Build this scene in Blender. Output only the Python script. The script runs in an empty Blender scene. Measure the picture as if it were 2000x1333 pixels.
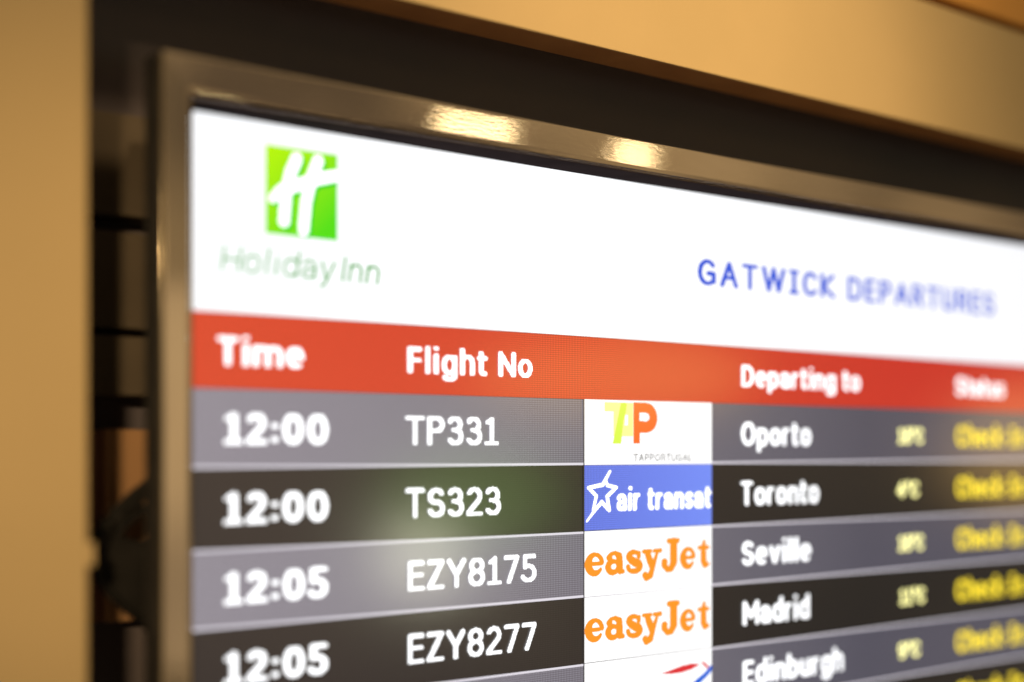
import bpy, bmesh, math, random
import numpy as np
from mathutils import Vector
random.seed(7)
sc = bpy.context.scene
COL = sc.collection

# ------------------------------------------------------------------ camera, world, lamps
# X runs along the display, Y points into the wall (screen plane Y=0), Z up.  Camera eye height 1.5 m.
H = 1.5
ALPHA = math.radians(38.923)
PD = 0.6061
cam = bpy.data.cameras.new('camera'); cam_o = bpy.data.objects.new('camera', cam); COL.objects.link(cam_o)
cam_o.location = (0, -PD, H); cam_o.rotation_euler = (math.radians(90), 0, -ALPHA)
cam.sensor_width = 36; cam.lens = 50; cam.shift_y = 0.10575
cam.clip_start = .02; cam.clip_end = 100
cam.dof.use_dof = True; cam.dof.focus_distance = 0.803; cam.dof.aperture_fstop = 1.68
sc.camera = cam_o
sc.view_settings.view_transform = 'Standard'; sc.view_settings.look = 'None'
sc.view_settings.exposure = 0; sc.view_settings.gamma = 1
sc.cycles.use_denoising = True

w = bpy.data.worlds.new("World"); sc.world = w; w.use_nodes = True
nt = w.node_tree; bg = nt.nodes['Background']
tc = nt.nodes.new('ShaderNodeTexCoord')
nz = nt.nodes.new('ShaderNodeTexNoise'); nz.inputs['Scale'].default_value = 7.0; nz.inputs['Detail'].default_value = 2.5
cr = nt.nodes.new('ShaderNodeValToRGB')
cr.color_ramp.elements[0].position = .38; cr.color_ramp.elements[0].color = (.12, .082, .050, 1)
cr.color_ramp.elements[1].position = .62; cr.color_ramp.elements[1].color = (.40, .27, .14, 1)
nt.links.new(tc.outputs['Generated'], nz.inputs['Vector']); nt.links.new(nz.outputs['Fac'], cr.inputs['Fac'])
nt.links.new(cr.outputs['Color'], bg.inputs['Color']); bg.inputs['Strength'].default_value = .86

def lamp(name, kind, loc, energy, color, target=None, **kw):
    d = bpy.data.lights.new(name, kind); d.energy = energy; d.color = color
    for k, v in kw.items(): setattr(d, k, v)
    o = bpy.data.objects.new(name, d); COL.objects.link(o); o.location = loc
    if target is not None:
        o.rotation_euler = (Vector(target) - Vector(loc)).to_track_quat('-Z', 'Y').to_euler()
    return o
WARM = (1.0, .66, .30)
def mirrored(u, v, n, d, t):            # a place in the room, t metres from a point of the display
    return (u + d[0]*t, -n + d[1]*t, H + v + d[2]*t)
# ceiling downlights of the lobby
DOWN = (1.0, .78, .46)
lamp('downlight', 'POINT', mirrored(.433, .164, .025, (.597, -.803, .226), 3.4), .32, DOWN, shadow_soft_size=.035)
lamp('downlight', 'POINT', mirrored(.457, .164, .025, (.618, -.787, .222), 3.4), .32, DOWN, shadow_soft_size=.035)
lamp('downlight', 'POINT', mirrored(.557, .1655, .025, (.695, -.724, .206), 3.6), .34, DOWN, shadow_soft_size=.035)
# added spots with no known fixture, brightening the surround and the niche gap
lamp('panel_fill', 'SPOT', (.56, -1.4, 2.25), 95, WARM, (.60, 0, 1.70), spot_size=math.radians(27), spot_blend=1.0, shadow_soft_size=.12)
lamp('gap_fill', 'SPOT', (-.62, -1.45, 1.82), 66, WARM, (.262, 0, 1.52), spot_size=math.radians(15), spot_blend=1.0, shadow_soft_size=.05)  # added fill for the left panel and the dark gap behind it
# unseen area lights added only for their reflections in the glossy screen
lamp('veil_fill', 'AREA', (1.35, -1.75, 1.45), .5, (1.0, .70, .42), (.45, 0, 1.45), shape='RECTANGLE', size=1.0, size_y=.7)  # added area, gives the warm veil over the left of the screen

def refl(name, x, z, d, t, energy, color, sx, sy):
    loc = mirrored(x, z, 0, d, t)
    return lamp(name, 'AREA', loc, energy, color, (x, 0, H+z), shape='ELLIPSE', size=sx, size_y=sy)
refl('green_reflection', .470, -.022, (.604, -.799, -.035), 2.0, .34, (.42, 1.0, .16), .34, .20)  # added green area, mirrored as the green patch on the rows
refl('pale_reflection', .425, -.055, (.578, -.815, -.075), 2.0, .7, (1.0, 1.0, .72), .15, .16)  # added pale area, mirrored as the bright patch beside the green
refl('amber_reflection', .570, .045, (.680, -.733, .050), 2.0, .85, (1.0, .62, .16), .55, .16)  # added area, reflection tints the heading band orange
refl('amber_reflection', .985, -.005, (.900, -.550, .0), 2.0, .6, (1.0, .62, .22), .26, .30)  # added area, warm reflected tint at the right of the rows

# ------------------------------------------------------------------ helpers
def link(o, parent=None):
    COL.objects.link(o)
    if parent is not None: o.parent = parent
    return o
def thing(name, loc, label, cat, group=None):
    o = bpy.data.objects.new(name, None); o.empty_display_size = .05; link(o); o.location = loc
    o['label'] = label; o['category'] = cat
    if group: o['group'] = group
    return o
def mesh_obj(name, verts, faces, mat, parent=None, smooth=False):
    me = bpy.data.meshes.new(name); me.from_pydata([tuple(v) for v in verts], [], faces); me.update()
    if smooth:
        for p in me.polygons: p.use_smooth = True
    me.materials.append(mat)
    return link(bpy.data.objects.new(name, me), parent)
def bm_obj(name, bm, mat, parent=None, smooth=False):
    me = bpy.data.meshes.new(name); bm.to_mesh(me); bm.free()
    if smooth:
        for p in me.polygons: p.use_smooth = True
    me.materials.append(mat)
    return link(bpy.data.objects.new(name, me), parent)
def box_bm(x0, x1, y0, y1, z0, z1, bev=0, seg=2, bm=None):
    own = bm is None
    if own: bm = bmesh.new()
    vs = [bm.verts.new((x, y, z)) for x in (x0, x1) for y in (y0, y1) for z in (z0, z1)]
    fs = [(0,1,3,2),(4,6,7,5),(0,4,5,1),(2,3,7,6),(0,2,6,4),(1,5,7,3)]
    for f in fs: bm.faces.new([vs[i] for i in f])
    if bev and own:
        bmesh.ops.bevel(bm, geom=bm.edges[:], offset=bev, segments=seg, profile=.6, affect='EDGES')
    bmesh.ops.recalc_face_normals(bm, faces=bm.faces[:])
    return bm
def tube(pts, r, closed=False, seg=10):
    vs, fs = [], []; n = len(pts); P = [Vector(p) for p in pts]
    for i, p in enumerate(P):
        a = P[(i-1) % n] if (closed or i > 0) else P[i]; b = P[(i+1) % n] if (closed or i < n-1) else P[i]
        t = (b-a).normalized(); s = t.cross(Vector((0.1, 1, 0.05))).normalized(); q = t.cross(s)
        for k in range(seg):
            an = 2*math.pi*k/seg; vs.append(p + r*(math.cos(an)*s + math.sin(an)*q))
    for i in range(n if closed else n-1):
        for k in range(seg):
            a = i*seg+k; b = i*seg+(k+1) % seg; c = ((i+1) % n)*seg+(k+1) % seg; d = ((i+1) % n)*seg+k
            fs.append((a, b, c, d))
    return vs, fs

# ------------------------------------------------------------------ materials
def principled(name, color, rough=.5, metal=0, spec=.5):
    m = bpy.data.materials.new(name); m.use_nodes = True
    b = m.node_tree.nodes['Principled BSDF']
    b.inputs['Base Color'].default_value = (*color, 1); b.inputs['Roughness'].default_value = rough
    b.inputs['Metallic'].default_value = metal; b.inputs['Specular IOR Level'].default_value = spec
    return m, b
def noisy(name, c0, c1, scale, rough=.5, metal=0, bump=0, bscale=None, stretch=(1, 1, 1), spec=.5, detail=4, rvar=0):
    m, b = principled(name, c0, rough, metal, spec); t = m.node_tree; L = t.links.new
    co = t.nodes.new('ShaderNodeTexCoord'); mp = t.nodes.new('ShaderNodeMapping'); mp.inputs['Scale'].default_value = stretch
    n = t.nodes.new('ShaderNodeTexNoise'); n.inputs['Scale'].default_value = scale; n.inputs['Detail'].default_value = detail
    r = t.nodes.new('ShaderNodeValToRGB'); r.color_ramp.elements[0].color = (*c0, 1); r.color_ramp.elements[1].color = (*c1, 1)
    r.color_ramp.elements[0].position = .35; r.color_ramp.elements[1].position = .65
    L(co.outputs['Object'], mp.inputs['Vector']); L(mp.outputs['Vector'], n.inputs['Vector'])
    L(n.outputs['Fac'], r.inputs['Fac']); L(r.outputs['Color'], b.inputs['Base Color'])
    if bump:
        n2 = t.nodes.new('ShaderNodeTexNoise'); n2.inputs['Scale'].default_value = bscale or scale*4; n2.inputs['Detail'].default_value = 3
        bp = t.nodes.new('ShaderNodeBump'); bp.inputs['Strength'].default_value = bump; bp.inputs['Distance'].default_value = .001
        L(mp.outputs['Vector'], n2.inputs['Vector']); L(n2.outputs['Fac'], bp.inputs['Height']); L(bp.outputs['Normal'], b.inputs['Normal'])
    if rvar:
        mr = t.nodes.new('ShaderNodeMapRange'); mr.inputs['To Min'].default_value = rough; mr.inputs['To Max'].default_value = rough+rvar
        L(n.outputs['Fac'], mr.inputs['Value']); L(mr.outputs['Result'], b.inputs['Roughness'])
    return m
PITCH = .00118                       # one picture element of the display
SCREEN_ROUGH = .14
def lcd(name, color, strength, grid=.0, ramp=None):
    """glossy black panel that gives off light through a grid of picture elements;
    ramp=(axis, lo, hi, color2): the emission fades from color to color2 along that axis"""
    m, b = principled(name, (.012, .012, .012), SCREEN_ROUGH, 0, .5); t = m.node_tree; L = t.links.new
    b.inputs['Emission Color'].default_value = (*color, 1); b.inputs['Emission Strength'].default_value = strength
    co = t.nodes.new('ShaderNodeTexCoord'); sp = t.nodes.new('ShaderNodeSeparateXYZ'); L(co.outputs['Object'], sp.inputs[0])
    if ramp:
        vec = sp.outputs[ramp[0]] if isinstance(ramp[0], str) else None
        if vec is None:
            dp = t.nodes.new('ShaderNodeVectorMath'); dp.operation = 'DOT_PRODUCT'; dp.inputs[1].default_value = ramp[0]
            L(co.outputs['Object'], dp.inputs[0]); vec = dp.outputs['Value']
        mr = t.nodes.new('ShaderNodeMapRange'); mr.inputs['From Min'].default_value = ramp[1]; mr.inputs['From Max'].default_value = ramp[2]
        mx = t.nodes.new('ShaderNodeMix'); mx.data_type = 'RGBA'; mx.inputs[6].default_value = (*color, 1); mx.inputs[7].default_value = (*ramp[3], 1)
        L(vec, mr.inputs['Value']); L(mr.outputs['Result'], mx.inputs[0]); L(mx.outputs[2], b.inputs['Emission Color'])
    if grid:
        outs = []
        for ax in ('X', 'Z'):
            k = t.nodes.new('ShaderNodeMath'); k.operation = 'MULTIPLY'; k.inputs[1].default_value = 2*math.pi/PITCH; L(sp.outputs[ax], k.inputs[0])
            c = t.nodes.new('ShaderNodeMath'); c.operation = 'COSINE'; L(k.outputs[0], c.inputs[0])
            g = t.nodes.new('ShaderNodeMapRange'); g.inputs['From Min'].default_value = -.2; g.inputs['From Max'].default_value = 1
            g.inputs['To Min'].default_value = 1; g.inputs['To Max'].default_value = 1-grid*(1 if ax == 'X' else .8); L(c.outputs[0], g.inputs['Value'])
            outs.append(g.outputs['Result'])
        mu = t.nodes.new('ShaderNodeMath'); mu.operation = 'MULTIPLY'; L(outs[0], mu.inputs[0]); L(outs[1], mu.inputs[1])
        st = t.nodes.new('ShaderNodeMath'); st.operation = 'MULTIPLY'; st.inputs[1].default_value = strength*(1+grid*.7); L(mu.outputs[0], st.inputs[0])
        L(st.outputs[0], b.inputs['Emission Strength'])
    return m
M_gold = noisy('painted_surround', (.60, .47, .27), (.64, .50, .29), 9, rough=.55, bump=.12, bscale=900, spec=.3)
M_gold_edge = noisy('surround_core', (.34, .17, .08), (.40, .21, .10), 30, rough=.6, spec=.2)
M_orange = noisy('orange_trim', (.80, .40, .09), (.85, .44, .11), 9, rough=.6)
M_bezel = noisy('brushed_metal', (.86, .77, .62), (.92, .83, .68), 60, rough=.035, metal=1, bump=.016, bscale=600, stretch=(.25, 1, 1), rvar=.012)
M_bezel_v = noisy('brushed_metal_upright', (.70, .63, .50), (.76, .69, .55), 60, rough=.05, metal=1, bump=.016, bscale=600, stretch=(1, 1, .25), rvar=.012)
M_lip = noisy('black_lip', (.030, .024, .026), (.038, .030, .032), 40, rough=.8, spec=.0)
M_black = noisy('black_plastic', (.035, .035, .038), (.045, .045, .048), 90, rough=.6, spec=.2)
M_dark = noisy('dark_recess', (.135, .128, .165), (.16, .145, .175), 6, rough=.8, spec=.1)
M_board = noisy('stained_board', (.13, .11, .09), (.16, .135, .11), 22, rough=.7, stretch=(.15, 1, 1), spec=.2)
M_box = noisy('brown_board', (.46, .27, .15), (.52, .31, .17), 25, rough=.7, spec=.2)
M_redbrown = noisy('red_brown_wood', (.22, .11, .08), (.26, .13, .09), 30, rough=.6, spec=.3)
M_cable = noisy('black_cable', (.016, .016, .018), (.022, .022, .024), 80, rough=.65, spec=.2)

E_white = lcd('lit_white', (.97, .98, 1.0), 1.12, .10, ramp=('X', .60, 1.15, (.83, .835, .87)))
E_text = lcd('lit_text_white', (.97, .98, 1.0), 1.7, 0)
E_tile = lcd('lit_tile_white', (1, 1, 1), 1.15, .0)
E_line = lcd('lit_rule', (.80, .76, .84), .95, .0)
E_red = lcd('lit_red', (.72, .068, .026), 1.0, .42, ramp=('X', .30, .85, (.60, .028, .018)))  # left end made brighter, reflected veil put into the emission
E_grey = lcd('lit_grey', (.30, .275, .315), 1.0, .45, ramp=('X', .30, .80, (.085, .083, .115)))  # ramp paints in the warm veil and viewing-angle falloff, brighter at left
E_dark = lcd('lit_dark', (.038, .030, .028), 1.0, .3, ramp=('X', .35, .80, (.010, .011, .013)))  # brown glow at left stands in for the warm reflection on dark rows
E_off = lcd('unlit', (0, 0, 0), 0, 0)
E_green = lcd('lit_green', (.50, .92, .0), 1.0, .0, ramp=((1, 0, -1), .19, .262, (.08, .74, .005)))
E_dgreen = lcd('lit_dark_green', (.0, .62, .02), 1.0)
E_word = lcd('lit_word_green', (.04, .36, .03), 1.0)
E_blue = lcd('lit_blue', (.03, .10, .72), 1.0)
E_yellow = lcd('lit_yellow', (1.0, .76, .035), 1.4)
E_pale = lcd('lit_pale_yellow', (.95, .90, .36), 2.0)
E_tap_y = lcd('lit_lemon', (1.0, .98, .33), 1.05)
E_tap_g = lcd('lit_lime', (.68, 1.0, .08), 1.05)
E_tap_o = lcd('lit_vermilion', (1.0, .16, .025), 1.0)
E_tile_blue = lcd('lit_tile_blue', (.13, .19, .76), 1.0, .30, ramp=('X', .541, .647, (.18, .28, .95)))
E_easy = lcd('lit_orange', (1.0, .32, .02), 1.0)
E_ba_r = lcd('lit_crimson', (.75, .03, .04), 1.0)
E_ba_b = lcd('lit_cobalt', (.01, .13, .72), 1.0)
E_grey_txt = lcd('lit_small_grey', (.05, .05, .055), 1.0)

# ------------------------------------------------------------------ lettering drawn with a pen, then laid out as lit cells
def A(cx, cy, rx, ry, a0, a1):
    n = max(6, int(abs(a1-a0)/12))
    return [(cx+rx*math.cos(math.radians(a0+(a1-a0)*i/n)), cy+ry*math.sin(math.radians(a0+(a1-a0)*i/n))) for i in range(n+1)]
XH = .75; D = -.27
G = {  # width, bottom, top (cap height = 1), strokes inside the unit box of the pen's centre
 'T': (.70, 0, 1, [[(0,1),(1,1)], [(.5,1),(.5,0)]]),
 'F': (.58, 0, 1, [[(1,1),(0,1),(0,0)], [(0,.5),(.9,.5)]]),
 'E': (.60, 0, 1, [[(1,1),(0,1),(0,0),(1,0)], [(0,.52),(.92,.52)]]),
 'L': (.56, 0, 1, [[(0,1),(0,0),(1,0)]]),
 'H': (.74, 0, 1, [[(0,0),(0,1)], [(1,0),(1,1)], [(0,.5),(1,.5)]]),
 'N': (.76, 0, 1, [[(0,0),(0,1),(1,0),(1,1)]]),
 'M': (.92, 0, 1, [[(0,0),(0,1),(.5,.3),(1,1),(1,0)]]),
 'I': (.46, 0, 1, [[(0,1),(1,1)], [(.5,1),(.5,0)], [(0,0),(1,0)]]),
 'D': (.74, 0, 1, [[(0,0),(0,1),(.4,1)]+A(.4,.5,.6,.5,90,-90)+[(0,0)]]),
 'P': (.64, 0, 1, [[(0,0),(0,1),(.5,1)]+A(.5,.74,.5,.26,90,-90)+[(0,.48)]]),
 'R': (.70, 0, 1, [[(0,0),(0,1),(.45,1)]+A(.45,.75,.5,.25,90,-90)+[(0,.5)], [(.5,.5),(1,0)]]),
 'O': (.80, 0, 1, [A(.5,.5,.5,.5,0,360)]),
 'C': (.68, 0, 1, [A(.56,.5,.56,.5,38,322)]),
 'G': (.76, 0, 1, [A(.54,.5,.54,.5,42,300)+[(1,.10),(1,.46),(.6,.46)]]),
 'S': (.64, 0, 1, [A(.5,.74,.47,.26,30,180)+A(.5,.75,.47,.25,185,255)+A(.5,.26,.5,.26,75,-90)+A(.5,.26,.5,.26,-90,-160)]),
 'Z': (.64, 0, 1, [[(0,1),(1,1),(0,0),(1,0)]]),
 'Y': (.72, 0, 1, [[(0,1),(.5,.45),(1,1)], [(.5,.45),(.5,0)]]),
 'A': (.78, 0, 1, [[(0,0),(.5,1),(1,0)], [(.2,.34),(.8,.34)]]),
 'W': (1.08, 0, 1, [[(0,1),(.25,0),(.5,1),(.75,0),(1,1)]]),
 'K': (.72, 0, 1, [[(0,0),(0,1)], [(.95,1),(.05,.48),(1,0)]]),
 'U': (.72, 0, 1, [[(0,1)]+A(.5,.34,.5,.34,180,360)+[(1,1)]]),
 'a': (.60, 0, XH, [A(.45,.62,.5,.38,155,25)+[(1,.6),(1,0)], [(1,.52),(.6,.52)]+A(.45,.26,.45,.26,95,270)+[(.7,.03),(1,.2)]]),
 'd': (.64, 0, 1.06, [[(1,1),(1,0)], A(.5,.345,.5,.345,0,360)]),
 'b': (.64, 0, 1.06, [[(0,1),(0,0)], A(.5,.345,.5,.345,0,360)]),
 'h': (.62, 0, 1.06, [[(0,1),(0,0)], [(0,.5)]+A(.5,.46,.5,.26,160,0)+[(1,0)]]),
 'k': (.62, 0, 1.06, [[(0,1),(0,0)], [(.9,.70),(.08,.36),(1,0)]]),
 'l': (.23, 0, 1.06, [[(.5,0),(.5,1)]]),
 'i': (.23, 0, 1.06, [[(.5,0),(.5,.68)], [(.5,.99),(.5,1)]]),
 'e': (.62, 0, XH, [A(.5,.5,.5,.5,0,305), [(0,.52),(1,.52)]]),
 'c': (.54, 0, XH, [A(.55,.5,.55,.5,48,312)]),
 'o': (.64, 0, XH, [A(.5,.5,.5,.5,0,360)]),
 'n': (.62, 0, XH, [[(0,1),(0,0)], [(0,.62)]+A(.5,.62,.5,.38,160,0)+[(1,0)]]),
 'm': (1.0, 0, XH, [[(0,1),(0,0)], [(0,.65)]+A(.25,.65,.25,.35,160,0)+[(.5,0)], [(.5,.65)]+A(.75,.65,.25,.35,160,0)+[(1,0)]]),
 'r': (.44, 0, XH, [[(0,1),(0,0)], [(0,.6)]+A(.75,.55,.75,.45,160,80)]),
 's': (.52, 0, XH, [A(.5,.75,.48,.25,28,180)+A(.5,.75,.48,.25,185,260)+A(.5,.25,.5,.25,80,-90)+A(.5,.25,.5,.25,-90,-155)]),
 't': (.44, 0, .96, [[(.28,1),(.28,.25)]+A(.72,.22,.44,.22,180,300), [(0,.76),(1,.76)]]),
 'u': (.62, 0, XH, [[(0,1)]+A(.5,.38,.5,.38,180,360), [(1,1),(1,0)]]),
 'v': (.62, 0, XH, [[(0,1),(.5,0),(1,1)]]),
 'y': (.62, D, XH, [[(0,1),(.5,.28)], [(1,1),(.38,0),(.12,0)]]),
 'g': (.64, D, XH, [[(1,1),(1,.2)]+A(.5,.2,.5,.2,0,-150), A(.5,.64,.5,.36,0,360)]),
 'p': (.64, D, XH, [[(0,1),(0,0)], A(.5,.64,.5,.36,0,360)]),
 '0': (.66, 0, 1, [A(.5,.5,.5,.5,0,360)]),
 '1': (.54, 0, 1, [[(.08,.86),(.3,.88),(.55,1),(.55,0)], [(0,0),(1,0)]]),
 '2': (.62, 0, 1, [A(.48,.72,.46,.28,155,-35)+[(0,.06),(0,0),(1,0)]]),
 '3': (.62, 0, 1, [A(.45,.75,.45,.25,150,-70)+[(.35,.53)], [(.35,.53)]+A(.48,.27,.5,.27,75,-150)]),
 '4': (.68, 0, 1, [[(1,.3),(0,.3),(.7,1),(.7,0)]]),
 '5': (.62, 0, 1, [[(.95,1),(.12,1),(.12,.56),(.4,.6)]+A(.42,.30,.56,.30,80,-150)]),
 '7': (.62, 0, 1, [[(0,1),(1,1),(.28,0)]]),
 '8': (.64, 0, 1, [A(.5,.76,.44,.24,0,360), A(.5,.27,.5,.27,0,360)]),
 '9': (.64, 0, 1, [A(.5,.68,.5,.32,0,360), A(.42,.5,.58,.5,20,-110)]),
 ':': (.24, .08, .68, [[(.5,.02),(.5,0)], [(.5,1),(.5,.98)]]),
 '-': (.36, .34, .50, [[(0,.5),(1,.5)]]),
 '°': (.36, .60, 1.02, [A(.5,.5,.5,.5,0,360)]),
}
def raster(strokes, rx, ry, cw, ch, p=2.5, mask=None, org=None):
    """stamp a squarish pen along strokes (metres); returns mask + origin.  a stroke point may carry a pen scale"""
    P = [q for s in strokes for q in s]
    if mask is None:
        mrx = rx*1.6; x0 = min(q[0] for q in P)-mrx-cw; x1 = max(q[0] for q in P)+mrx+cw
        z0 = min(q[1] for q in P)-ry*1.6-ch; z1 = max(q[1] for q in P)+ry*1.6+ch
        x0 = math.floor(x0/cw)*cw; z0 = math.floor(z0/ch)*ch
        mask = np.zeros((int((z1-z0)/ch)+2, int((x1-x0)/cw)+2), bool); org = (x0, z0)
    x0, z0 = org; nz_, nx = mask.shape
    for s in strokes:
        pts = []
        if len(s) == 1: pts = [(s[0][0], s[0][1], s[0][2] if len(s[0]) > 2 else 1)]
        for a, b in zip(s, s[1:]):
            n = max(1, int(max(abs(a[0]-b[0])/cw, abs(a[1]-b[1])/ch)*1.3)); ka = a[2] if len(a) > 2 else 1; kb = b[2] if len(b) > 2 else 1
            pts += [(a[0]+(b[0]-a[0])*i/n, a[1]+(b[1]-a[1])*i/n, ka+(kb-ka)*i/n) for i in range(n+1)]
        for (x, z, k) in pts:
            i0 = max(0, int((x-rx*k-x0)/cw)); i1 = min(nx, int((x+rx*k-x0)/cw)+2)
            j0 = max(0, int((z-ry*k-z0)/ch)); j1 = min(nz_, int((z+ry*k-z0)/ch)+2)
            X = x0+(np.arange(i0, i1)+.5)*cw-x; Z = z0+(np.arange(j0, j1)+.5)*ch-z
            mask[j0:j1, i0:i1] |= (np.abs(Z)[:, None]/(ry*k))**p + (np.abs(X)[None, :]/(rx*k))**p <= 1
    return mask, org
def poly_mask(polys, cw, ch):
    P = [q for s in polys for q in s]; x0 = min(q[0] for q in P)-cw; z0 = min(q[1] for q in P)-ch
    nx = int((max(q[0] for q in P)-x0)/cw)+2; nz_ = int((max(q[1] for q in P)-z0)/ch)+2
    X, Z = np.meshgrid(x0+(np.arange(nx)+.5)*cw, z0+(np.arange(nz_)+.5)*ch); out = np.zeros(X.shape, bool)
    for s in polys:
        ins = np.zeros(X.shape, bool)
        for (ax, az), (bx, bz) in zip(s, s[1:]+s[:1]):
            if az == bz: continue
            c = ((az > Z) != (bz > Z)) & (X < (bx-ax)*(Z-az)/(bz-az)+ax); ins ^= c
        out ^= ins
    return out, (x0, z0)
def mask_mesh(mask, org, cw, ch, y):
    """lit cells as quads, runs merged along x and then along z"""
    verts, faces, open_ = [], [], {}
    def emit(a, b, j0, j1):
        k = len(verts); xa = org[0]+a*cw; xb = org[0]+b*cw; za = org[1]+j0*ch; zb = org[1]+j1*ch
        verts.extend([(xa, y, za), (xb, y, za), (xb, y, zb), (xa, y, zb)]); faces.append((k, k+1, k+2, k+3))
    for j in range(mask.shape[0]+1):
        row = mask[j] if j < mask.shape[0] else np.zeros(mask.shape[1], bool)
        d = np.diff(np.concatenate([[0], row.astype(int), [0]])); runs = set(zip(np.where(d == 1)[0], np.where(d == -1)[0]))
        for r in list(open_):
            if r not in runs: emit(r[0], r[1], open_.pop(r), j)
        for r in runs: open_.setdefault(r, j)
    return verts, faces
CW, CH = PITCH/3, PITCH/2
def layout(text, gap, rx):
    x = 0; pos = []
    for ch_ in text:
        if ch_ == ' ': x += .36; continue
        pos.append((ch_, x)); x += G[ch_][0]+gap
    return pos, x-gap
def text_obj(name, text, u0, u1, base, cap, mat, parent, rx=.098, ry=.074, gap=.11, y=-.0012, slant=0, label=None, cw=CW, ch=CH, p=2.8):
    pos, W = layout(text, gap, rx); sx = (u1-u0)/W
    strokes = []
    for c, x in pos:
        gw, z0, z1, st = G[c]; ryc = ry*(.84 if c.islower() else 1)
        for s in st:
            strokes.append([])
            for (a, b) in s:
                X = (x+rx+a*max(1e-4, gw-2*rx))*sx; Z = (z0+ryc+b*(z1-z0-2*ryc))*cap
                strokes[-1].append((u0+X+slant*Z, base+Z))
    m, o = raster(strokes, rx*sx, ry*cap, cw, ch, p)
    v, f = mask_mesh(m, o, cw, ch, y)
    ob = mesh_obj(name, v, f, mat, parent)
    if label: ob['label'] = label
    return ob
def rect(name, u0, u1, v0, v1, mat, parent, y):
    return mesh_obj(name, [(u0, y, v0), (u1, y, v0), (u1, y, v1), (u0, y, v1)], [(0, 1, 2, 3)], mat, parent)
def slab(name, u0, u1, v0, v1, y, t, mat, parent):
    return bm_obj(name, box_bm(u0, u1, y, y+t, v0, v1), mat, parent)

# ------------------------------------------------------------------ the departures display
UL, UR, VT, VB = .2990, 1.880, .1579, -.7300        # lit picture
board = thing('departures_display', (0, 0, H), 'large flat departures display in a bronze metal bezel, listing Gatwick flights in rows', 'display')
N_ = .025
# casing, set back behind the bezel
bm_obj('casing', box_bm(.303, UR+.012, .0065, .040, VB+.002, VT+.010, .003), M_black, board)
# bezel: four mitred lengths of one profile (offset from the outer edge, height above the glass)
def bezel_length(name, a, b, na, mat, wdt):
    # a,b: outer corners; na: inward normal (unit x,z)
    prof = [(0, .008), (0, .0241), (.0003, .0247), (.0009, .0250), (wdt-.0030, .0250), (wdt-.0012, .0241), (wdt, .0225), (wdt, .008)]
    d = Vector((b[0]-a[0], 0, b[1]-a[1])).normalized(); inn = Vector((na[0], 0, na[1]))
    vs, fs = [], []
    for (P0, sg) in ((a, 1), (b, -1)):
        for (o, h) in prof:
            k = o*(W_TOP/W_SIDE if False else 1)
            vs.append(Vector((P0[0], -h, P0[1])) + inn*o + d*sg*o*miter(name, sg))
    n = len(prof)
    for i in range(n): fs.append((i, (i+1) % n, n+(i+1) % n, n+i))
    fs.append(tuple(range(n))); fs.append(tuple(range(2*n-1, n-1, -1)))
    o = mesh_obj('bezel_rail', vs, fs, mat, board)
    bm = bmesh.new(); bm.from_mesh(o.data); bmesh.ops.recalc_face_normals(bm, faces=bm.faces[:]); bm.to_mesh(o.data); bm.free()
    return o
W_SIDE, W_TOP = .0148, .0178
def miter(name, sg): return {'top': W_SIDE/W_TOP, 'side': W_TOP/W_SIDE}[name]
OL, OR, OT, OB = .2726, UR+.0146, .1752, VB-.016
bezel_length('top', (OL, OT), (OR, OT), (0, -1), M_bezel, W_TOP)
bezel_length('top', (OL, OB), (OR, OB), (0, 1), M_bezel, W_TOP)
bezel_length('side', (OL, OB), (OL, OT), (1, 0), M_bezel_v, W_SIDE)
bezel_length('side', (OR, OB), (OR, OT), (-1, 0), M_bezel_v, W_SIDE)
# black lip between the bezel and the glass
IL, IR, IT, IB = OL+W_SIDE, OR-W_SIDE, OT-W_TOP, OB+W_TOP
slab('glass_lip', IL+.0004, IR-.0004, IT-.0004, IT+.0040, -.0223, .024, M_lip, board)
slab('glass_lip', IL+.0004, IR-.0004, IB-.0040, IB+.0004, -.0223, .024, M_lip, board)
slab('glass_lip', IL-.0040, IL+.0004, IB, IT, -.0223, .024, M_lip, board)
slab('glass_lip', IR-.0004, IR+.0040, IB, IT, -.0223, .024, M_lip, board)

slab('bezel_side_trim', OL-.0009, OL-.0001, OB+.001, OT-.001, -.0215, .0128, M_black, board)
screen = bm_obj('screen', box_bm(IL-.0002, IR, 0, .006, IB, IT), E_off, board)

R0 = .0287; RP = .03775; HB = .0645          # first flight row, row pitch, bottom of the white header
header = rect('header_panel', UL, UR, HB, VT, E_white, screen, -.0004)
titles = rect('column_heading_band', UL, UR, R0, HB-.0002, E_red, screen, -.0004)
# hotel emblem and name
sq0, sq1, sv0, sv1 = .3368, .3770, .1038, .1464
rect('emblem_square', sq0, sq1, sv0, sv1, E_green, screen, -.0008)
def S(pts): return [((sq0 + a*(sq1-sq0)), sv1 - b*(sv1-sv0)) + ((k,) if k else ()) for (a, b, k) in pts]
hst = [S([(.42,.115,1), (.33,.30,1), (.27,.55,1), (.245,.84,1)]),
       S([(.72,.105,1), (.62,.33,1), (.55,.60,1), (.515,.915,1)]),
       S([(.09,.60,.72), (.22,.49,.9), (.42,.42,.95), (.72,.31,1), (.98,.245,.92)])]
sh = [[(x+.0016, z-.0014, k) for (x, z, k) in s] for s in hst]
cw = .0004
m, o = raster(sh, .0029, .0030, cw, cw, p=2.2)
nx = int((sq1-o[0])/cw); m[:, nx:] = False; m[:max(0, int((sv0-o[1])/cw))] = False
mesh_obj('emblem_shadow', *mask_mesh(m, o, cw, cw, -.0010), E_dgreen, screen)
m, o = raster(hst, .0029, .0030, cw, cw, p=2.2)
mesh_obj('emblem_letter', *mask_mesh(m, o, cw, cw, -.0013), E_text, screen)
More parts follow.
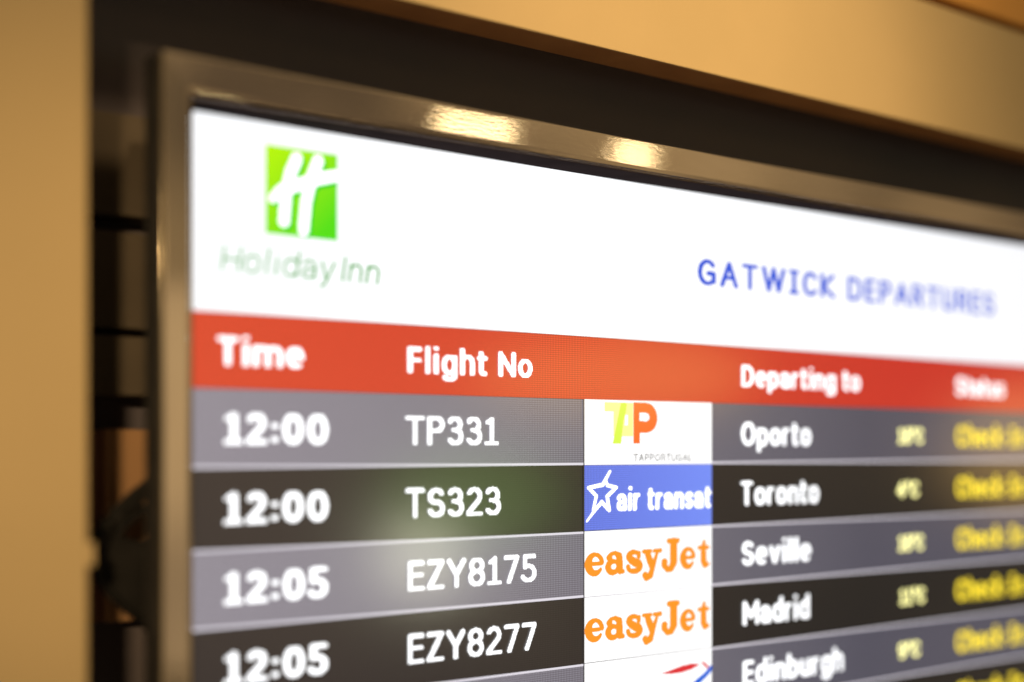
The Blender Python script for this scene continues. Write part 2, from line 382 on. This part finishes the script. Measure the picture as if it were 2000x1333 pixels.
text_obj('hotel_name', 'Holiday', .3125, .3745, .0836, .0125, E_word, screen, rx=.045, ry=.045, gap=.15, slant=.16)
G_I = G['I']; G['I'] = (.12, 0, 1, [[(.5,0),(.5,1)]])
text_obj('hotel_name', 'Inn', .3790, .4010, .0836, .0125, E_word, screen, rx=.052, ry=.048, gap=.20, slant=.16)
G['I'] = G_I
text_obj('display_title', 'GATWICK', .6345, .7665, .1008, .0160, E_blue, screen, rx=.088, ry=.075, gap=.18)
text_obj('display_title', 'DEPARTURES', .7800, .9545, .1008, .0160, E_blue, screen, rx=.088, ry=.075, gap=.18)
HBASE, HCAP = .0396, .0134
for t_, a, b in (('Time', .3110, .3580), ('Flight No', .4193, .5030), ('Departing to', .6740, .7935), ('Status', .9060, .9680)):
    text_obj('column_heading', t_, a, b, HBASE, HCAP, E_text, screen, label='white bold heading reading %s' % t_)

rows = [('12:00', 'TP331', .4180, .4790, 'Oporto', .6738, .7415, '18°C', .8365, .8650),
        ('12:00', 'TS323', .4180, .4808, 'Toronto', .6735, .7495, '4°C', .8355, .8595),
        ('12:05', 'EZY8175', .4195, .5060, 'Seville', .6745, .7415, '18°C', .8370, .8655),
        ('12:05', 'EZY8277', .4195, .5060, 'Madrid', .6755, .7400, '11°C', .8385, .8670),
        (None, None, 0, 0, 'Edinburgh', .6755, .7750, '9°C', .8370, .8610),
        (None,)]
NR = 19
T0, T1 = .5413, .6471
for i in range(NR):
    top = R0 - i*RP; bot = max(top-RP, VB); grey = i % 2 == 0
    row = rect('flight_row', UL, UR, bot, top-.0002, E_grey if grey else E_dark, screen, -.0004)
    if i > 0 and grey: rect('row_rule', UL, UR, top-.0014, top-.0001, E_line, screen, -.0006)
    if grey: rect('row_rule', UL, UR, bot, bot+.0014, E_line, screen, -.0006)
    if i >= len(rows): continue
    r = rows[i]; base = top-.0264; cap = .0151
    if r[0]: text_obj('departure_time', r[0], .3145, .3716, base, cap, E_text, screen, rx=.105, ry=.077)
    if len(r) > 1:
        if r[1]: text_obj('flight_number', r[1], r[2], r[3], base, cap, E_text, screen, rx=.078, ry=.065, p=4.5)
        text_obj('destination', r[4], r[5], r[6], base, cap, E_text, screen)
        text_obj('temperature', r[7], r[8], r[9], base+.0018, cap*.72, E_pale, screen, rx=.10, ry=.09, gap=.10)
    text_obj('flight_status', 'Check-In', .9065, .9965, base, cap, E_yellow, screen)
# airline tiles
def tile(i, mat):
    top = R0-i*RP; return rect('airline_tile', T0+.0006, T1, top-RP+.0003, top-.0001, mat, screen, -.0009)
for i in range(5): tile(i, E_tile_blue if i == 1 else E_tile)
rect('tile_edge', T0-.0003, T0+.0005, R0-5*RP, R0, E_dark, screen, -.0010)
TY = -.0014
# first tile: yellow T, green slanted bar of the A, vermilion P, small caption
def polys(name, ps, mat, y=TY, c=.00035):
    m, o = poly_mask(ps, c, c); return mesh_obj(name, *mask_mesh(m, o, c, c, y), mat, screen)
tz = .0274; tb = .0034
polys('airline_letter', [[(.5570,.0272),(.5796,.0272),(.5796,.0076),(.5640,.0076),(.5640,.0218),(.5570,.0218)], [(.5733,.0203),(.5757,.0203),(.5757,.0138),(.5728,.0138)]], E_tap_y)
polys('airline_letter', [[(.5698,.0272),(.5746,.0272),(.5736,.0215),(.5718,.0170),(.5698,.0033),(.5632,.0033)]], E_tap_g, TY-.0002)
pout = [(.5796,tb),(.5796,tz),(.5880,tz)] + [(.5905+.0088*math.cos(a), .0186+.0088*math.sin(a)) for a in [math.pi/2 - k*math.pi/14 for k in range(15)]] + [(.5850,.0098),(.5850,tb)]
pin = [(.5846,.0215),(.5890,.0215)] + [(.5898+.0028*math.cos(a), .0190+.0025*math.sin(a)) for a in [math.pi/2 - k*math.pi/8 for k in range(9)]] + [(.5846,.0166)]
polys('airline_letter', [pout, pin], E_tap_o, TY-.0004)
text_obj('airline_caption', 'TAPPORTUGAL', .5800, .6290, -.0070, .0042, E_grey_txt, screen, rx=.06, ry=.06, gap=.2, y=TY, cw=.00028, ch=.00028)
# second tile: outline star with a long tail and the airline's name
def star_pts():
    return [(.5610,-.0130),(.5545,-.0205),(.5441,-.0222),(.5499,-.0268),(.5482,-.0345),(.5478,-.0380),(.5430,-.0412),(.5475,-.0363),(.5548,-.0300),(.5608,-.0354),(.5592,-.0270),(.5664,-.0222),(.5580,-.0208),(.5572,-.0172),(.5565,-.0205)]
st = [[(.5612,-.0128,.7),(.5556,-.0204,1),(.5446,-.0220,.9),(.5506,-.0268,.9),(.5482,-.0348,.8)],
      [(.5432,-.0412,.5),(.5500,-.0345,.9),(.5548,-.0304,1),(.5606,-.0352,1),(.5590,-.0272,1),(.5662,-.0222,.9),(.5592,-.0208,.9),(.5578,-.0172,.6)]]
m, o = raster(st, .0013, .0012, .0003, .0003, p=2)
mesh_obj('airline_star', *mask_mesh(m, o, .0003, .0003, TY), E_text, screen)
text_obj('airline_name', 'air transat', .5664, .6458, -.0358, .0132, E_text, screen, rx=.115, ry=.085, gap=.075, y=TY, slant=.05, cw=.0003, ch=.0003)
# orange slab-serif name on tiles three and four, drawn with a pen that swells
def P_(x0, w, z0, h, pts): return [(x0+a*w, z0+b*h, k) for (a, b, k) in pts]
def ar(cx, cy, rx, ry, a0, a1, k0, k1):
    q = A(cx, cy, rx, ry, a0, a1); n = len(q)-1
    return [(x, z, k0+(k1-k0)*i/n) for i, (x, z) in enumerate(q)]
def easy(base):
    b = base+.0018; xh = .0108; s = []
    def add(x0, w_, pts, z0=b, h=xh): s.append(P_(x0, w_, z0, h, pts))
    add(.5444, .0105, ar(.5,.5,.5,.5,10,90,.75,.55)+ar(.5,.5,.5,.5,90,180,.55,1.25)+ar(.5,.5,.5,.5,180,270,1.25,.85)+ar(.5,.5,.5,.5,270,325,.85,.45)); add(.5444, .0105, [(0,.5,.55),(1,.52,.55)])
    add(.5598, .0112, [(.08,.78,.95),(.2,.98,.55),(.5,1.02,.6),(.78,.85,1),(.80,.4,1.15),(.84,.05,1.0),(1.06,.0,.6)]); add(.5598, .0112, ar(.35,.28,.35,.30,60,180,.6,1.0)+ar(.35,.28,.35,.30,180,350,1.0,.6))
    add(.5754, .0098, [(.92,.95,.6),(.90,.74,.7)]); add(.5754, .0098, ar(.5,.78,.42,.22,35,200,.6,.95)+[(.35,.56,1.15),(.65,.42,1.2)]+ar(.5,.22,.5,.26,45,-160,1.1,.6)+[(.02,.22,.75)])
    add(.5886, .0120, [(-.02,1,.6),(.45,1,.6)]); add(.5886, .0120, [(.22,.92,.9),(.38,.55,1.1),(.55,.14,1.0)]); add(.5886, .0120, [(.70,1.0,.55),(1.12,1.0,.7)]); add(.5886, .0120, [(.92,.95,.5),(.6,.1,.8),(.44,-.32,1.0),(.16,-.46,.9),(.08,-.30,1.0)])
    add(.6058, .0100, [(.35,1.50,.8),(1.10,1.50,.8)]); add(.6058, .0100, [(.76,1.44,1.25),(.76,.3,1.25)]+[(.55,-.04,.95),(.22,-.06,.9),(-.06,.18,.9),(-.02,.34,1.1)])
    add(.6214, .0092, ar(.5,.5,.5,.5,10,90,.75,.55)+ar(.5,.5,.5,.5,90,180,.55,1.2)+ar(.5,.5,.5,.5,180,270,1.2,.85)+ar(.5,.5,.5,.5,270,325,.85,.45)); add(.6214, .0092, [(0,.5,.55),(1,.52,.55)])
    add(.6362, .0070, [(.52,1.36,.55),(.44,1.0,1.0),(.44,.28,1.15),(.62,.02,.95),(1.0,.06,.6)]); add(.6362, .0070, [(-.12,1.02,.65),(.98,1.02,.65)])
    return s
cap0 = None
for i, bz in ((2, -.0730), (3, -.0730-RP)):
    m, o = raster(easy(bz), .00245, .00215, .0003, .0003, p=2)
    mesh_obj('airline_name', *mask_mesh(m, o, .0003, .0003, TY), E_easy, screen)
# fifth tile: curling ribbon
def ribbon(top, bottom): return [top + bottom[::-1]]
polys('airline_ribbon', ribbon([(.6040,-.1338),(.6120,-.1325),(.6210,-.1309),(.6290,-.1304),(.6350,-.1312)], [(.6040,-.1342),(.6120,-.1350),(.6210,-.1349),(.6290,-.1338),(.6350,-.1320)]), E_ba_r)
polys('airline_ribbon', ribbon([(.6365,-.1299),(.6400,-.1306),(.6440,-.1336)], [(.6370,-.1304),(.6395,-.1325),(.6430,-.1350)]), E_ba_r, TY-.0002)
polys('airline_ribbon', ribbon([(.6250,-.1452),(.6330,-.1405),(.6400,-.1372),(.6465,-.1325)], [(.6290,-.1462),(.6360,-.1430),(.6425,-.1395),(.6468,-.1362)]), E_ba_b)

# ------------------------------------------------------------------ surround of the niche
sur = thing('display_surround', (0, 0, H), 'cream painted panel surround framing the dark niche around the display', 'wall panel')
bm_obj('side_panel', box_bm(-.55, .2386, -.025, .002, -.80, .3077, .0012), M_gold, sur)
bm_obj('top_panel', box_bm(.2388, 2.30, -.025, -.0232, .2225, .3077, .0006), M_gold, sur)
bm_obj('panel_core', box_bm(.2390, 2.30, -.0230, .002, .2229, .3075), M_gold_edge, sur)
bm_obj('catch_plate', box_bm(.2380, .2418, -.0245, -.006, -.0495, -.0395, .0008), M_gold, sur)
trim = thing('upper_trim', (0, 0, H+.3155), 'orange lit trim board above the surround, past a thin dark gap', 'trim board')
bm_obj('board', box_bm(.20, 2.30, -.022, .002, 0, .20, .001), M_orange, trim)

# niche behind the display
niche = bm_obj('niche_back_wall', box_bm(-.60, 2.40, .094, .102, -.80, .60), M_dark); niche.location = (0, 0, H); niche['kind'] = 'structure'
def board_thing(v0, v1, y, label, mat, u0=.236, u1=.34):
    o = bm_obj('batten', box_bm(u0, u1, y, y+.022, v0-(v0+v1)/2, v1-(v0+v1)/2, .0012), mat)
    o.location = (0, 0, H+(v0+v1)/2); o['label'] = label; o['category'] = 'batten'; o['group'] = 'dark battens behind the display'; return o
board_thing(.1169, .168, .070, 'wide dark board high in the gap left of the display bezel', M_board)
board_thing(.0605, .1088, .070, 'dark brown board in the gap, between the high board and the olive one', M_board)
board_thing(.0268, .0562, .066, 'lighter olive brown batten in the gap, just above the orange brown panel', M_board)
pnl = thing('brown_panel', (.279, .07, H-.086), 'orange brown panel with a darker red strip, behind the black cable coil', 'panel')
bm_obj('face', box_bm(.0075, .35, -.002, .018, 0, .096, .001), M_box, pnl)
bm_obj('edge_strip', box_bm(-.045, .0073, .002, .018, 0, .0945, .001), M_redbrown, pnl)

def adapter_bm():
    bm = bmesh.new()
    pr = [(-.0205, .010), (-.0215, -.006), (-.0185, -.016), (-.009, -.0255), (.001, -.032), (.012, -.032), (.012, .006), (.002, .003), (-.008, .006)]
    vs = [bm.verts.new((x, -.003, z)) for x, z in pr]; f = bm.faces.new(vs)
    r = bmesh.ops.extrude_face_region(bm, geom=[f])
    for g in r['geom']:
        if isinstance(g, bmesh.types.BMVert): g.co.y += .011
    bmesh.ops.bevel(bm, geom=bm.edges[:], offset=.0022, segments=3, profile=.6, affect='EDGES')
    bmesh.ops.recalc_face_normals(bm, faces=bm.faces[:]); return bm
coil = thing('cable_coil', (.2865, .032, H-.047), 'black coiled cable bundle hanging in the gap beside the bezel, before the orange brown panel', 'cable')
outline = [(.009, .031), (.001, .026), (-.007, .019), (-.0125, .012), (-.0165, .004), (-.0175, -.006), (-.0145, -.015), (-.007, -.023), (.001, -.029), (.009, -.030), (.014, -.020), (.016, 0), (.015, .018)]
for k in range(5):
    f = 1-.045*k; dz = random.uniform(-.0015, .0015); dy = -.006+.002*k
    pts = []
    for i in range(len(outline)):
        p0, p1, p2, p3 = (outline[(i+j-1) % len(outline)] for j in range(4))
        for s_ in range(4):
            t = s_/4
            q = [.5*((2*p1[c])+(-p0[c]+p2[c])*t+(2*p0[c]-5*p1[c]+4*p2[c]-p3[c])*t*t+(-p0[c]+3*p1[c]-3*p2[c]+p3[c])*t**3) for c in (0, 1)]
            pts.append((q[0]*f*1.12-.0035+.0012*k*(k < 4), dy+.002*math.sin(i*.9+k), q[1]*f*1.08*(1 if q[1] < 0 else 1-.05*k)+dz-.0008*k))
    v, f_ = tube(pts, .0019, True, 8); mesh_obj('cable_loop', v, f_, M_cable, coil, True)
v, f_ = tube([(-.012, -.008, .0135), (-.0165, -.009, .0125), (-.0178, -.009, .0115)], .0034, False, 12)
bm = bmesh.new(); bmesh.ops.create_uvsphere(bm, u_segments=14, v_segments=10, radius=.0040)
for q in bm.verts: q.co += Vector((-.0195, -.008, .0118))
bm_obj('plug_knob', bm, M_cable, coil, True)
bm_obj('adapter', adapter_bm(), M_cable, coil, True)
